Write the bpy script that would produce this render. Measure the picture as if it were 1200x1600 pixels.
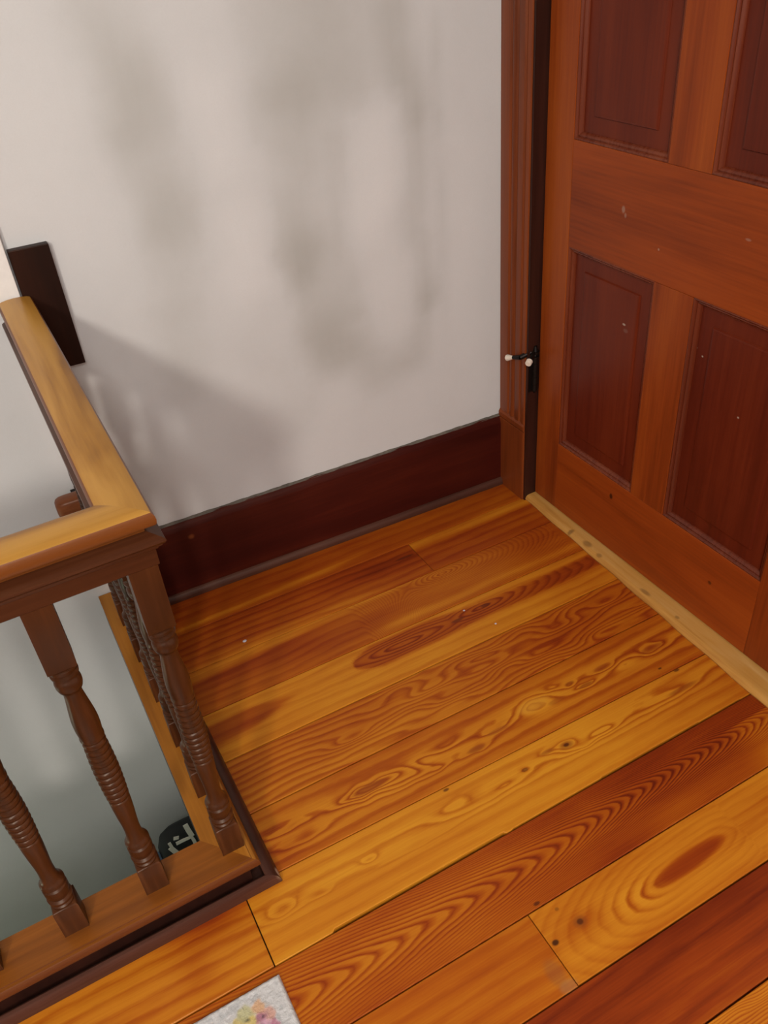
import bpy, bmesh, math, random
import numpy as np
from mathutils import Vector, Matrix
random.seed(4)
S = bpy.context.scene
COL = S.collection
for o in list(bpy.data.objects): bpy.data.objects.remove(o)

# ------------------------------------------------------------------ camera
F_PX = 1312.28
RW = ((0.8774, -0.4733, -0.0788), (0.3360, 0.4890, 0.8050), (-0.3424, -0.7327, 0.5881))
cam = bpy.data.cameras.new('camera'); cam_o = bpy.data.objects.new('camera', cam); COL.objects.link(cam_o)
rot = Matrix(RW).transposed()
q = rot.to_quaternion().normalized()
cam_o.matrix_world = Matrix.Translation((-1.12127, -1.59586, 1.34)) @ q.to_matrix().to_4x4()
cam.sensor_fit = 'VERTICAL'; cam.sensor_height = 36.0; cam.sensor_width = 27.0
cam.lens = F_PX * 36.0 / 1600.0
cam.clip_start = 0.02
S.camera = cam_o

# ------------------------------------------------------------------ light
S.view_settings.view_transform = 'Standard'; S.view_settings.look = 'None'
S.view_settings.gamma = 1.0; S.view_settings.use_curve_mapping = False
S.view_settings.exposure = 0.11
w = bpy.data.worlds.new('world'); S.world = w; w.use_nodes = True
w.node_tree.nodes['Background'].inputs[0].default_value = (0.80, 0.86, 1.0, 1)
w.node_tree.nodes['Background'].inputs[1].default_value = 0.30

def lamp(name, loc, target, size, power, color):
    l = bpy.data.lights.new(name, 'AREA'); l.shape = 'DISK'; l.size = size; l.energy = power; l.color = color
    o = bpy.data.objects.new(name, l); COL.objects.link(o); o.location = loc
    o.rotation_euler = (Vector(target) - Vector(loc)).to_track_quat('-Z', 'Y').to_euler()
    return o
lamp('ceiling_lamp_light', (-2.80, -3.85, 2.36), (-0.6, -0.3, 0.5), 0.40, 70, (1.0, 0.92, 0.83))
lamp('hall_lamp_light', (-1.5, -2.55, 2.46), (-1.0, -0.6, 0.0), 0.9, 56, (1.0, 0.975, 0.94))
lamp('stair_fill_light', (-2.6, -.36, -.55), (-1.1, .03, -.8), 0.30, 2.2, (0.80, 1.0, 0.74))  # unseen fill added to brighten the lower stairwell wall

# ------------------------------------------------------------------ helpers
def kind(o, k): o['kind'] = k; return o
def tag(o, label, cat, group=None):
    o['label'] = label; o['category'] = cat
    if group: o['group'] = group
    return o
def link_mesh(name, me, mat=None, parent=None, smooth=False):
    o = bpy.data.objects.new(name, me); COL.objects.link(o)
    if mat: me.materials.append(mat)
    if parent: o.parent = parent
    if smooth:
        for p in me.polygons: p.use_smooth = True
    return o
def obj(name, bm, mat=None, parent=None, smooth=False, bevel=0, seg=2, auto=None):
    bmesh.ops.recalc_face_normals(bm, faces=bm.faces[:])
    me = bpy.data.meshes.new(name); bm.to_mesh(me); bm.free()
    o = link_mesh(name, me, mat, parent, smooth)
    if auto is not None:
        for p in me.polygons: p.use_smooth = True
        me.set_sharp_from_angle(angle=math.radians(auto))
    if bevel:
        m = o.modifiers.new('bevel', 'BEVEL'); m.width = bevel; m.segments = seg; m.limit_method = 'ANGLE'
        m.angle_limit = math.radians(35)
    return o
def empty(name, loc=(0, 0, 0), rz=0):
    o = bpy.data.objects.new(name, None); COL.objects.link(o); o.location = loc; o.rotation_euler.z = rz
    o.empty_display_size = .05
    return o
def box(bm, x0, x1, y0, y1, z0, z1):
    v = [bm.verts.new(p) for p in [(x0,y0,z0),(x1,y0,z0),(x1,y1,z0),(x0,y1,z0),(x0,y0,z1),(x1,y0,z1),(x1,y1,z1),(x0,y1,z1)]]
    for f in [(0,3,2,1),(4,5,6,7),(0,1,5,4),(1,2,6,5),(2,3,7,6),(3,0,4,7)]: bm.faces.new([v[i] for i in f])
    return v
def loft(bm, rings, close_ring=True, caps=True):
    """rings: list of equally long point lists"""
    vs = [[bm.verts.new(p) for p in r] for r in rings]
    n = len(rings[0])
    for a, b in zip(vs, vs[1:]):
        for i in range(n if close_ring else n - 1):
            j = (i + 1) % n
            bm.faces.new([a[i], a[j], b[j], b[i]])
    if caps and close_ring:
        bm.faces.new(vs[0]); bm.faces.new(vs[-1][::-1])
    return vs
def tube(bm, p0, p1, r0, r1=None, n=12):
    r1 = r0 if r1 is None else r1
    p0, p1 = Vector(p0), Vector(p1); d = (p1 - p0).normalized()
    u = d.orthogonal().normalized(); v = d.cross(u)
    loft(bm, [[p + (u*math.cos(2*math.pi*i/n) + v*math.sin(2*math.pi*i/n))*r for i in range(n)] for p, r in ((p0, r0), (p1, r1))])

def vnoise(x, y, seed=0):
    """smooth 2-D value noise in [-1, 1]"""
    rs = np.random.RandomState(seed); L = rs.rand(256, 256) * 2 - 1
    xi = np.floor(x).astype(int); yi = np.floor(y).astype(int)
    fx = x - xi; fy = y - yi
    fx = fx*fx*(3-2*fx); fy = fy*fy*(3-2*fy)
    g = lambda a, b: L[a % 256, b % 256]
    return (g(xi, yi)*(1-fx)+g(xi+1, yi)*fx)*(1-fy)+(g(xi, yi+1)*(1-fx)+g(xi+1, yi+1)*fx)*fy
def G(u, v, cu, cv, su, sv): return np.exp(-((u-cu)/su)**2-((v-cv)/sv)**2)
def sstep(a, b, x):
    t = np.clip((x-a)/(b-a), 0, 1); return t*t*(3-2*t)

# ------------------------------------------------------------------ materials
def new_mat(name):
    m = bpy.data.materials.new(name); m.use_nodes = True
    nt = m.node_tree; b = nt.nodes['Principled BSDF']
    return m, nt, b
def N(nt, t, **k):
    n = nt.nodes.new(t)
    for a, v in k.items(): setattr(n, a, v)
    return n
def math_n(nt, op, a, b=None, c=None):
    n = N(nt, 'ShaderNodeMath', operation=op)
    for i, v in enumerate((a, b, c)):
        if v is None: continue
        if isinstance(v, (int, float)): n.inputs[i].default_value = v
        else: nt.links.new(v, n.inputs[i])
    return n.outputs[0]
def mixc(nt, f, a, b, mode='MIX'):
    n = N(nt, 'ShaderNodeMix', data_type='RGBA', blend_type=mode)
    for i, v in ((0, f), (6, a), (7, b)):
        if isinstance(v, (int, float)): n.inputs[i].default_value = v
        elif isinstance(v, tuple): n.inputs[i].default_value = (*v, 1) if len(v) == 3 else v
        else: nt.links.new(v, n.inputs[i])
    return n.outputs[2]
def ramp(nt, f, stops):
    n = N(nt, 'ShaderNodeValToRGB'); nt.links.new(f, n.inputs[0]); e = n.color_ramp.elements
    while len(e) < len(stops): e.new(0.5)
    for i, (p, c) in enumerate(stops): e[i].position = p; e[i].color = (*c, 1)
    return n.outputs[0]
def noise(nt, vec, scale, detail=3, rough=.55, dist=0.0):
    n = N(nt, 'ShaderNodeTexNoise'); n.inputs['Scale'].default_value = scale; n.inputs['Detail'].default_value = detail
    n.inputs['Roughness'].default_value = rough; n.inputs['Distortion'].default_value = dist
    nt.links.new(vec, n.inputs['Vector']); return n.outputs[0]
def mapped(nt, scale, coord='Object', rotz=0):
    tc = N(nt, 'ShaderNodeTexCoord'); m = N(nt, 'ShaderNodeMapping'); m.inputs['Scale'].default_value = scale
    m.inputs['Rotation'].default_value[2] = rotz
    nt.links.new(tc.outputs[coord], m.inputs[0]); return m.outputs[0]
def bump(nt, b, h, strength, dist=.001):
    n = N(nt, 'ShaderNodeBump'); n.inputs['Strength'].default_value = strength; n.inputs['Distance'].default_value = dist
    nt.links.new(h, n.inputs['Height']); nt.links.new(n.outputs[0], b.inputs['Normal'])
def spots(nt, col, items, coord='Object'):
    """small worn marks: (centre, radii, colour, strength)"""
    tc = N(nt, 'ShaderNodeTexCoord')
    for c, r, cc, s in items:
        m = N(nt, 'ShaderNodeMapping', vector_type='POINT'); nt.links.new(tc.outputs[coord], m.inputs[0])
        m.inputs['Scale'].default_value = tuple(1/a for a in r)
        m.inputs['Location'].default_value = tuple(-a/b for a, b in zip(c, r))
        l = N(nt, 'ShaderNodeVectorMath', operation='LENGTH'); nt.links.new(m.outputs[0], l.inputs[0])
        mr = N(nt, 'ShaderNodeMapRange', interpolation_type='SMOOTHSTEP'); nt.links.new(l.outputs['Value'], mr.inputs[0])
        mr.inputs[1].default_value = 0.45; mr.inputs[2].default_value = 1.0; mr.inputs[3].default_value = s; mr.inputs[4].default_value = 0
        col = mixc(nt, mr.outputs[0], col, cc)
    return col

def wood(name, dark, mid, light, axis, rough=.36, coat=.35, fine=1.0, marks=(), bmp=.15, contrast=1.0, freq=1.0, worn=None):
    m, nt, b = new_mat(name)
    big = [9, 9, 9]; fin = [160, 160, 160]
    big[axis] = 1.1; fin[axis] = 5
    big = [a*freq for a in big]
    n1 = noise(nt, mapped(nt, big), 1.0, 3, .5, .6)
    n2 = noise(nt, mapped(nt, fin), 1.0, 4, .6)
    f = math_n(nt, 'ADD', math_n(nt, 'MULTIPLY', n1, 1.1*contrast), math_n(nt, 'MULTIPLY', n2, .5*fine))
    f = math_n(nt, 'ADD', f, -.3*contrast - .25*fine + .25)
    c = ramp(nt, f, [(.12, dark), (.5, mid), (.9, light)])
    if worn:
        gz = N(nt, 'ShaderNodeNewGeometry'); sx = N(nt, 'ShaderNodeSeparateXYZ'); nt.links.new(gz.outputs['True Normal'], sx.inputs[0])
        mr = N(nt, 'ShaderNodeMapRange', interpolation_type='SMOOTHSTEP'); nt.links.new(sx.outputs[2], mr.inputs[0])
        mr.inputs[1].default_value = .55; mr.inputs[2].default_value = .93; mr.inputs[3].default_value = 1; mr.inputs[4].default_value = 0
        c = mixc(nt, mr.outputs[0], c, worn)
    if marks: c = spots(nt, c, marks)
    nt.links.new(c, b.inputs['Base Color'])
    rr = math_n(nt, 'ADD', math_n(nt, 'MULTIPLY', n2, .2), rough-.1); nt.links.new(rr, b.inputs['Roughness'])
    b.inputs['Coat Weight'].default_value = coat*.22; b.inputs['Coat Roughness'].default_value = .3; b.inputs['Specular IOR Level'].default_value = .22; b.inputs['Specular Tint'].default_value = (1, .8, .65, 1)
    if bmp: bump(nt, b, n2, bmp)
    return m
RED_D, RED_M, RED_L = (.090, .013, .0035), (.230, .040, .006), (.340, .075, .009)
PALE = (.42, .33, .26)
M = {}
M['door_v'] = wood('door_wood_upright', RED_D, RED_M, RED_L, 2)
M['door_h'] = wood('door_wood_across', (.13, .020, .004), (.26, .045, .006), (.36, .075, .009), 1, marks=[
    ((.03, -.345, .822), (.02, .006, .009), PALE, .35), ((.03, -.352, .812), (.02, .004, .006), PALE, .3),
    ((.03, -.448, .771), (.02, .003, .003), PALE, .5), ((.03, -.645, .839), (.02, .008, .003), PALE, .25),
    ((.03, -.387, .170), (.02, .007, .010), (.02, .006, .003), .85), ((.03, -.70, .13), (.02, .006, .006), (.02, .006, .003), .7)])
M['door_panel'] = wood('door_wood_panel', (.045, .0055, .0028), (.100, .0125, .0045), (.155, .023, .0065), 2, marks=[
    ((.04, -.366, .590), (.02, .006, .003), PALE, .8), ((.04, -.577, .598), (.02, .003, .0025), PALE, .8),
    ((.04, -.684, .517), (.02, .003, .0025), PALE, .8), ((.04, -.372, .578), (.02, .009, .006), PALE, .12),
    ((.04, -.56, .61), (.02, .004, .002), PALE, .4)])
M['casing'] = wood('casing_wood', (.07, .014, .005), (.19, .040, .009), (.27, .065, .013), 2)
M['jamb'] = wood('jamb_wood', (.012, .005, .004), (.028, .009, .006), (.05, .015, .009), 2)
M['skirting'] = wood('baseboard_wood', (.026, .003, .0025), (.050, .0058, .0035), (.090, .013, .005), 0, rough=.4, coat=.2, marks=[
    ((-.862, .01, .168), (.012, .05, .011), (.22, .06, .015), .75)])
M['shoe'] = wood('shoe_moulding_wood', (.035, .014, .010), (.070, .026, .017), (.12, .05, .032), 0, rough=.4, coat=.3)
M['rail_x'] = wood('railing_wood_across', (.028, .008, .0035), (.056, .0155, .0055), (.105, .035, .012), 0, rough=.33, coat=.4)
M['rail_y'] = wood('railing_wood_deep', (.028, .008, .0035), (.056, .0155, .0055), (.105, .035, .012), 1, rough=.33, coat=.4)
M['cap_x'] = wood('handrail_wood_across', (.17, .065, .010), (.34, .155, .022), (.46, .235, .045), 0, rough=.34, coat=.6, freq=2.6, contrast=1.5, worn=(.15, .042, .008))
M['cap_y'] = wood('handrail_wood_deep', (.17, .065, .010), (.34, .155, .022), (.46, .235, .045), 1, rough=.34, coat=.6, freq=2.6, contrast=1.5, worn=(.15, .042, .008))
M['base_x'] = wood('base_rail_wood_across', (.10, .026, .005), (.23, .072, .009), (.33, .12, .018), 0, rough=.36, coat=.4, marks=[
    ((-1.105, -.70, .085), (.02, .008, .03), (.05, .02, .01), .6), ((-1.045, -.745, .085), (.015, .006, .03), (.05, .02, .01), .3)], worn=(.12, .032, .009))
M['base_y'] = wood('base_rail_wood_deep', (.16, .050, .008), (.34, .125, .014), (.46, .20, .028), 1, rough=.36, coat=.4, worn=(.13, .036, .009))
M['baluster'] = wood('baluster_wood', (.026, .008, .0030), (.064, .0185, .0055), (.135, .045, .013), 2, rough=.34, coat=.4, freq=2)
M['plate'] = wood('mounting_block_wood', (.007, .002, .0015), (.014, .0035, .002), (.030, .007, .003), 2, rough=.5, coat=.05, freq=2)
M['threshold'] = wood('threshold_wood', (.30, .105, .018), (.50, .245, .055), (.58, .34, .12), 1, rough=.42, coat=.15, freq=3, marks=[
    ((0, -.287, .02), (.02, .010, .02), (.07, .03, .012), .6), ((.005, -.35, .02), (.012, .02, .02), (.09, .035, .012), .5),
    ((.0, -.40, .02), (.008, .012, .02), (.09, .035, .012), .5), ((.0, -.56, .02), (.008, .022, .02), (.10, .04, .014), .5),
    ((0, -.66, .02), (.006, .008, .02), (.12, .06, .02), .5)])

def plain(name, c, rough=.6, metal=0, nscale=0, namt=0, coat=0):
    m, nt, b = new_mat(name)
    b.inputs['Roughness'].default_value = rough; b.inputs['Metallic'].default_value = metal; b.inputs['Coat Weight'].default_value = coat
    n1 = noise(nt, mapped(nt, (1, 1, 1)), nscale or 60, 3)
    f = math_n(nt, 'MULTIPLY', n1, 1.0)
    c2 = tuple(x*(1-(namt or .15)) for x in c)
    nt.links.new(mixc(nt, f, c, c2), b.inputs['Base Color'])
    return m
M['dark_metal'] = plain('blackened_metal', (.018, .014, .012), .42, .7, 150, .4)
M['bumper'] = plain('white_rubber', (.80, .70, .58), .5)
M['white_paint'] = plain('white_painted_wood', (.86, .82, .78), .45)
M['ceiling'] = plain('ceiling_plaster', (.72, .70, .67), .9)
M['lower'] = plain('landing_boards', (.10, .055, .03), .5)
M['gap'] = plain('subfloor', (.006, .003, .002), .9)
M['bag_dark'] = plain('bag_fabric', (.012, .013, .014), .75, 0, 200, .4)
M['bag_white'] = plain('bag_webbing', (.86, .83, .74), .7)
M['bag_blue'] = plain('bag_blue_lining', (.30, .50, .75), .7)
M['crumb'] = plain('lint', (.65, .60, .66), .8)

# wall plaster: vertex field 'stain' carries the soft grey-brown patches of the repaired plaster and a darker lower part
m, nt, b = new_mat('wall_plaster'); M['wall'] = m
at = N(nt, 'ShaderNodeAttribute', attribute_name='stain_tone')
fn = noise(nt, mapped(nt, (1, 1, 1)), 9, 4, .6)
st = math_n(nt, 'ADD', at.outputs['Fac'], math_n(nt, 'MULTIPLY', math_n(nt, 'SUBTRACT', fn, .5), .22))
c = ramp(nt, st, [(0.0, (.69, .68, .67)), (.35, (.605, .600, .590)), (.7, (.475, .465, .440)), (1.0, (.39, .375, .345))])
fg = noise(nt, mapped(nt, (1, 1, 1)), 420, 2, .7)
c = mixc(nt, math_n(nt, 'MULTIPLY', math_n(nt, 'SUBTRACT', fg, .4), .22), c, (.40, .38, .36))
nt.links.new(c, b.inputs['Base Color']); b.inputs['Roughness'].default_value = .62
bump(nt, b, noise(nt, mapped(nt, (1, 1, 1)), 5, 3, .5), .25, .01)

# floor: 'ring' carries the growth rings, 'tone' the board colour, 'figure' how strongly the rings show
m, nt, b = new_mat('pine_floor'); M['floor'] = m
ring = N(nt, 'ShaderNodeAttribute', attribute_name='ring').outputs['Fac']
tone = N(nt, 'ShaderNodeAttribute', attribute_name='tone').outputs['Fac']
fig = N(nt, 'ShaderNodeAttribute', attribute_name='figure').outputs['Fac']
wob = noise(nt, mapped(nt, (14, 60, 1), 'Object'), 1.0, 3, .55)
rr = math_n(nt, 'ADD', ring, math_n(nt, 'MULTIPLY', math_n(nt, 'SUBTRACT', wob, .5), .55))
fr = math_n(nt, 'FRACT', rr)
band = ramp(nt, fr, [(0.0, (.55,)*3), (.10, (0, 0, 0)), (.42, (.06,)*3), (.70, (.55,)*3), (.86, (1, 1, 1)), (1.0, (.60,)*3)])
fine = noise(nt, mapped(nt, (7, 330, 1), 'Object'), 1.0, 4, .65)
soft = noise(nt, mapped(nt, (5, 26, 1), 'Object'), 1.0, 3, .5)
v = math_n(nt, 'ADD', tone, math_n(nt, 'MULTIPLY', math_n(nt, 'SUBTRACT', band, .32), math_n(nt, 'MULTIPLY', fig, .62)))
v = math_n(nt, 'ADD', v, math_n(nt, 'MULTIPLY', math_n(nt, 'SUBTRACT', fine, .5), .30))
v = math_n(nt, 'ADD', v, math_n(nt, 'MULTIPLY', math_n(nt, 'SUBTRACT', soft, .5), .34))
c = ramp(nt, v, [(0.0, (.66, .285, .020)), (.25, (.54, .185, .012)), (.5, (.40, .095, .006)), (.75, (.27, .040, .005)), (1.0, (.13, .014, .004))])
c = spots(nt, c, [((-.778, -.682, 0), (.047, .0115, .02), (.27, .055, .008), .75), ((-.405, -.683, 0), (.050, .019, .02), (.60, .27, .03), .55),
    ((-.282, -.697, 0), (.024, .006, .02), (.25, .055, .008), .7), ((-.307, -.676, 0), (.014, .006, .02), (.25, .055, .008), .7), ((-.223, -.677, 0), (.028, .009, .02), (.28, .06, .009), .6),
    ((-.10, -.690, 0), (.040, .010, .02), (.26, .05, .008), .6), ((-.561, -.713, 0), (.026, .009, .02), (.28, .07, .010), .7), ((-.50, -.698, 0), (.034, .007, .02), (.30, .07, .010), .6),
    ((-.358, -.699, 0), (.026, .008, .02), (.30, .07, .010), .5), ((-.125, -.808, 0), (.050, .0075, .02), (.26, .055, .008), .65), ((-.451, -.790, 0), (.022, .006, .02), (.28, .07, .01), .6), ((-.41, -.796, 0), (.008, .005, .02), (.012, .004, .003), 1), ((-.41, -.797, 0), (.020, .012, .02), (.20, .05, .012), .5),
    ((-.607, -1.081, 0), (.0075, .0065, .02), (.012, .004, .003), 1), ((-.607, -1.081, 0), (.016, .013, .02), (.20, .05, .012), .5),
    ((-.661, -1.088, 0), (.008, .006, .02), (.03, .010, .006), .9), ((-.626, -1.046, 0), (.005, .004, .02), (.12, .04, .01), .5),
    ((-.648, -1.022, 0), (.008, .004, .02), (.06, .012, .006), .8), ((-.690, -1.125, 0), (.018, .030, .02), (.10, .07, .05), .22),
    ((-.684, -1.15, 0), (.020, .012, .02), (.34, .22, .10), .3), ((-.511, -.801, 0), (.009, .005, .02), (.10, .022, .008), .7),
    ((-.32, -.384, 0), (.016, .007, .02), (.10, .018, .008), .75), ((-.40, -.391, 0), (.022, .006, .02), (.09, .016, .008), .7),
    ((-.10, -.765, 0), (.009, .004, .02), (.08, .018, .007), .8), ((-.125, -.743, 0), (.006, .003, .02), (.05, .012, .006), .8),
    ((-.39, -.127, 0), (.035, .006, .02), (.05, .010, .006), .6), ((-.66, -.761, 0), (.008, .004, .02), (.08, .02, .008), .8)])
nt.links.new(c, b.inputs['Base Color'])
nt.links.new(math_n(nt, 'ADD', math_n(nt, 'MULTIPLY', fine, .16), .30), b.inputs['Roughness'])
b.inputs['Coat Weight'].default_value = .06; b.inputs['Coat Roughness'].default_value = .28; b.inputs['Specular IOR Level'].default_value = .22; b.inputs['Specular Tint'].default_value = (1, .75, .5, 1)
bump(nt, b, fine, .10, .0008)

# rug pile
m, nt, b = new_mat('rug_pile'); M['rug'] = m
va = N(nt, 'ShaderNodeAttribute', attribute_name='print')
tuft = noise(nt, mapped(nt, (1, 1, 1)), 330, 2, .6)
c = mixc(nt, math_n(nt, 'MULTIPLY', tuft, .35), va.outputs['Color'], (.30, .29, .28))
nt.links.new(c, b.inputs['Base Color']); b.inputs['Roughness'].default_value = .95
bump(nt, b, tuft, .6, .002)

# ------------------------------------------------------------------ structure
WS = -.0322                       # the back wall runs slightly askew to the boards
def wy(x, off=.022): return WS*x + off

# back wall: a slab from the lower landing up to the ceiling
x0, x1, z0, z1 = -3.5, .10, -2.6, 2.5
nx, nz = 145, 204
xs = np.linspace(x0, x1, nx); zs = np.linspace(z0, z1, nz)
XX, ZZ = np.meshgrid(xs, zs); YY = WS*XX + .022
verts = np.stack([XX.ravel(), YY.ravel(), ZZ.ravel()], 1)
nb = len(verts)
verts = np.concatenate([verts, [[x0, wy(x0)+.12, z0], [x1, wy(x1)+.12, z0], [x1, wy(x1)+.12, z1], [x0, wy(x0)+.12, z1]]])
faces = [(j*nx+i, j*nx+i+1, (j+1)*nx+i+1, (j+1)*nx+i) for j in range(nz-1) for i in range(nx-1)]
A_, B_, C_, D_ = 0, nx-1, nz*nx-1, (nz-1)*nx
faces += [(nb, nb+3, nb+2, nb+1), (A_, nb, nb+1, B_), (B_, nb+1, nb+2, C_), (C_, nb+2, nb+3, D_), (D_, nb+3, nb, A_)]
me = bpy.data.meshes.new('wall_back'); me.from_pydata(verts.tolist(), [], faces); me.update()
X, Z = verts[:, 0], verts[:, 2]
wx_ = X + .020*vnoise(X*9, Z*9, 3) + .006*vnoise(X*40, Z*25, 4); wz_ = Z + .03*vnoise(X*5+9, Z*5, 5)
f = np.full(len(X), .30)
def seg(xa, za, xb, zb, wd, amp):
    """soft elongated patch from a to b"""
    global f
    dx, dz = xb-xa, zb-za; L2 = dx*dx+dz*dz
    t = np.clip(((wx_-xa)*dx+(wz_-za)*dz)/L2, 0, 1)
    d = np.hypot(wx_-xa-t*dx, wz_-za-t*dz)
    f += amp*np.exp(-(d/wd)**2.4)
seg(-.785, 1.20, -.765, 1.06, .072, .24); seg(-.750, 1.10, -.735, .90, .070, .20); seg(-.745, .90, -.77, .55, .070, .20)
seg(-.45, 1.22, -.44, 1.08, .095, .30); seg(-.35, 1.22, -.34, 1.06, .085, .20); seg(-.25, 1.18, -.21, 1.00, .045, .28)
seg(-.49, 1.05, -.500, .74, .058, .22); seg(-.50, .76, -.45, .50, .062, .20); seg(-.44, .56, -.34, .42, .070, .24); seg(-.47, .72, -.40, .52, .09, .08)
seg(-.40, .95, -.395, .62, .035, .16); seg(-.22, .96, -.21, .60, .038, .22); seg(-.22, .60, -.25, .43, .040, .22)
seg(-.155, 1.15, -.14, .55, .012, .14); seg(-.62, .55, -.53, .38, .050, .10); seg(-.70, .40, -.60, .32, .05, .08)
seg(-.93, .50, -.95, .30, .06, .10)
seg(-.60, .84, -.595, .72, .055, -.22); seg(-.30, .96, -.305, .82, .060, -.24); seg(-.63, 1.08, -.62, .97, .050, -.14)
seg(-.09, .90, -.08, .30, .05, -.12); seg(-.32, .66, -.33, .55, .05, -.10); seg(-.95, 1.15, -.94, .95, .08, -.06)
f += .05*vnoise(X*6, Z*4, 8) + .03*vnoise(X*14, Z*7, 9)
low = sstep(-.3, -.8, Z); f += low*(.10 + .10*vnoise(X*5, Z*5, 12))  # field also rises towards the bottom, below floor level
me.attributes.new('stain_tone', 'FLOAT', 'POINT').data.foreach_set('value', np.clip(f, 0, 1).astype(np.float32))
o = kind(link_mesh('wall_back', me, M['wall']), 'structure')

def plain_wall(name, boxes, mat=None):
    bm = bmesh.new()
    for bx in boxes: box(bm, *bx)
    return kind(obj(name, bm, mat or M['wall']), 'structure')
YD0, YD1, ZD = -.090, -.945, 2.04     # door opening
plain_wall('wall_right', [(.012, .13, YD0, wy(.05)-.0005, -.3, 2.5), (.012, .13, YD1, YD0, ZD, 2.5), (.012, 0.13, -4.6, YD1, -.3, 2.5)])
plain_wall('wall_left', [(-3.64, -3.501, -4.6, .3, -2.6, 2.5)])
plain_wall('wall_stairwell', [(-3.50, -1.0, -.80, -.745, -2.6, -.21)])
plain_wall('ceiling', [(-3.64, .13, -4.6, .26, 2.501, 2.6)], M['ceiling'])
kind(plain_wall('floor_landing', [(-3.50, -.97, -.744, .00, -1.20, -1.06)], M['lower']), 'structure')
plain_wall('wall_stairwell_side', [(-.995, -.94, -.744, .02, -2.6, -.21)])

# ---- floorboards: one floor, every board with its own figure
def line(a, b): return lambda u: a + (b-a)*(u+1.05)/1.05
seams = [line(.052, .020), line(-.084, -.084), line(-.212, -.212), line(-.3455, -.3475), line(-.4820, -.4785), line(-.6175, -.6185),
         line(-.7500, -.7625), line(-.8958, -.8890), line(-1.0315, -1.0270), line(-1.1590, -1.1575), line(-1.290, -1.290),
         line(-1.422, -1.420), line(-1.55, -1.55), line(-1.68, -1.68), line(-1.81, -1.81), line(-1.94, -1.94), line(-2.07, -2.07)]
XE = .06
def base_ring(u, v, seed, pitch=.020, wob=.012):
    return (v + wob*vnoise(u*2.2+seed, v*4, seed) + .3*wob*vnoise(u*9, v*25, seed+1))/pitch
def cath(u, v, c, B, wd, sp, seed, wob=.010):
    """nested tongues pointing towards +u"""
    cv = c + .006*vnoise(u*3, u*0+seed, seed)
    dv = (v-cv) + .0035*vnoise(u*22, v*60, seed+2)
    return (-(u + B*(np.sqrt(1+(dv/wd)**2)-1)) + wob*vnoise(u*9, v*30, seed+3))/sp
def board_F(u, v):
    t = .64 + .06*vnoise(u*3, v*20, 2); t -= .34*np.exp(-((v+.066-.012*(u+.95))/.009)**2)*(1-sstep(-.60, -.42, u))
    return base_ring(u, v, 1, .03), t, .18+0*u
def board_Ga(u, v):
    t = .69 + .08*vnoise(u*4, v*30, 6) - .25*sstep(-.175, -.2, v)*(1-sstep(-.6, -.4, u)) + .14*G(u, v, -.44, -.13, .12, .03)
    return base_ring(u, v, 2, .022), t, .30+0*u
def board_Gb(u, v):
    t = .66 + .05*vnoise(u*4, v*30, 7) - .42*np.exp(-((v+.101)/.014)**2)
    return base_ring(u, v, 3, .03), t, .22+0*u
def board_H(u, v):
    r = base_ring(u, v, 4, .024, .02); k = sstep(-.60, -.42, u)*(1-sstep(-.02, .03, u))
    dd = np.sqrt(((u+.345)/2.0)**2+((v+.232)*1.6)**2)
    r = r*(1-k)+k*(dd/.0075)
    t = .52 - .30*np.exp(-((v+.232-.05*(u+.95))/.013)**2)*(1-sstep(-.5, -.3, u)) + .20*G(u, v, -.83, -.262, .20, .030)
    t += .12*sstep(-.25, -.05, u) - .26*np.exp(-((v+.322)/.012)**2)*sstep(-.62, -.5, u) - .10*G(u, v, -.37, -.26, .1, .03) + .1*G(u, v, -.62, -.30, .2, .03)
    return r, t, .24+.30*k*np.exp(-(np.hypot((u+.345)/2.6, v+.232)/.030)**2)
def board_I(u, v):
    cv = -.392 + .004*np.sin(u*9)
    wd = .034*np.sqrt(np.clip((u+.668)/.06, 1e-6, 1)) - .012*sstep(-.5, -.3, u)
    core = 1/(1+np.exp((np.abs(v-cv)-wd)/.0022))*sstep(-.676, -.664, u)
    wl = .027*sstep(-.80, -.93, u)+.001
    left = 1/(1+np.exp((np.abs(v+.405-.07*(u+.95))-wl)/.003))*(1-sstep(-.83, -.78, u))
    t = .23 + .43*core + .40*left + .12*sstep(-.3, -.05, u)
    d1 = np.hypot((u+.545)/6.5, (v+.388)); d2 = np.hypot((u+.33)/4.5, v+.384)
    r = np.minimum(d1, d2+.002)/.0075 + .4*vnoise(u*14, v*50, 5)
    r = np.where(core > .3, r, base_ring(u, v, 5, .026))
    return r, t, .25+.42*core*np.exp(-(np.minimum(d1, d2)/.03)**2)
def board_J(u, v):
    r = base_ring(u, v, 6, .015, .016) + 1.3*vnoise(u*13, v*42, 61)*sstep(-.85, -.6, u)
    for a, bb, c_, d_, s_ in [(-.756, -.561, .05, .012, 2.2), (-.576, -.531, .06, .014, 1.8), (-.44, -.545, .07, .016, 2.0), (-.30, -.575, .06, .012, 1.5), (-.42, -.515, .05, .010, -1.6), (-.20, -.53, .07, .014, 1.5)]:
        r = r + s_*G(u, v, a, bb, c_, d_)
    t = .47 + .12*sstep(-.5, -.2, u) + .10*vnoise(u*5, v*20, 10) + .16*G(u, v, -1.0, -.53, .08, .03)
    return r, t, .50+0*u
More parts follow.
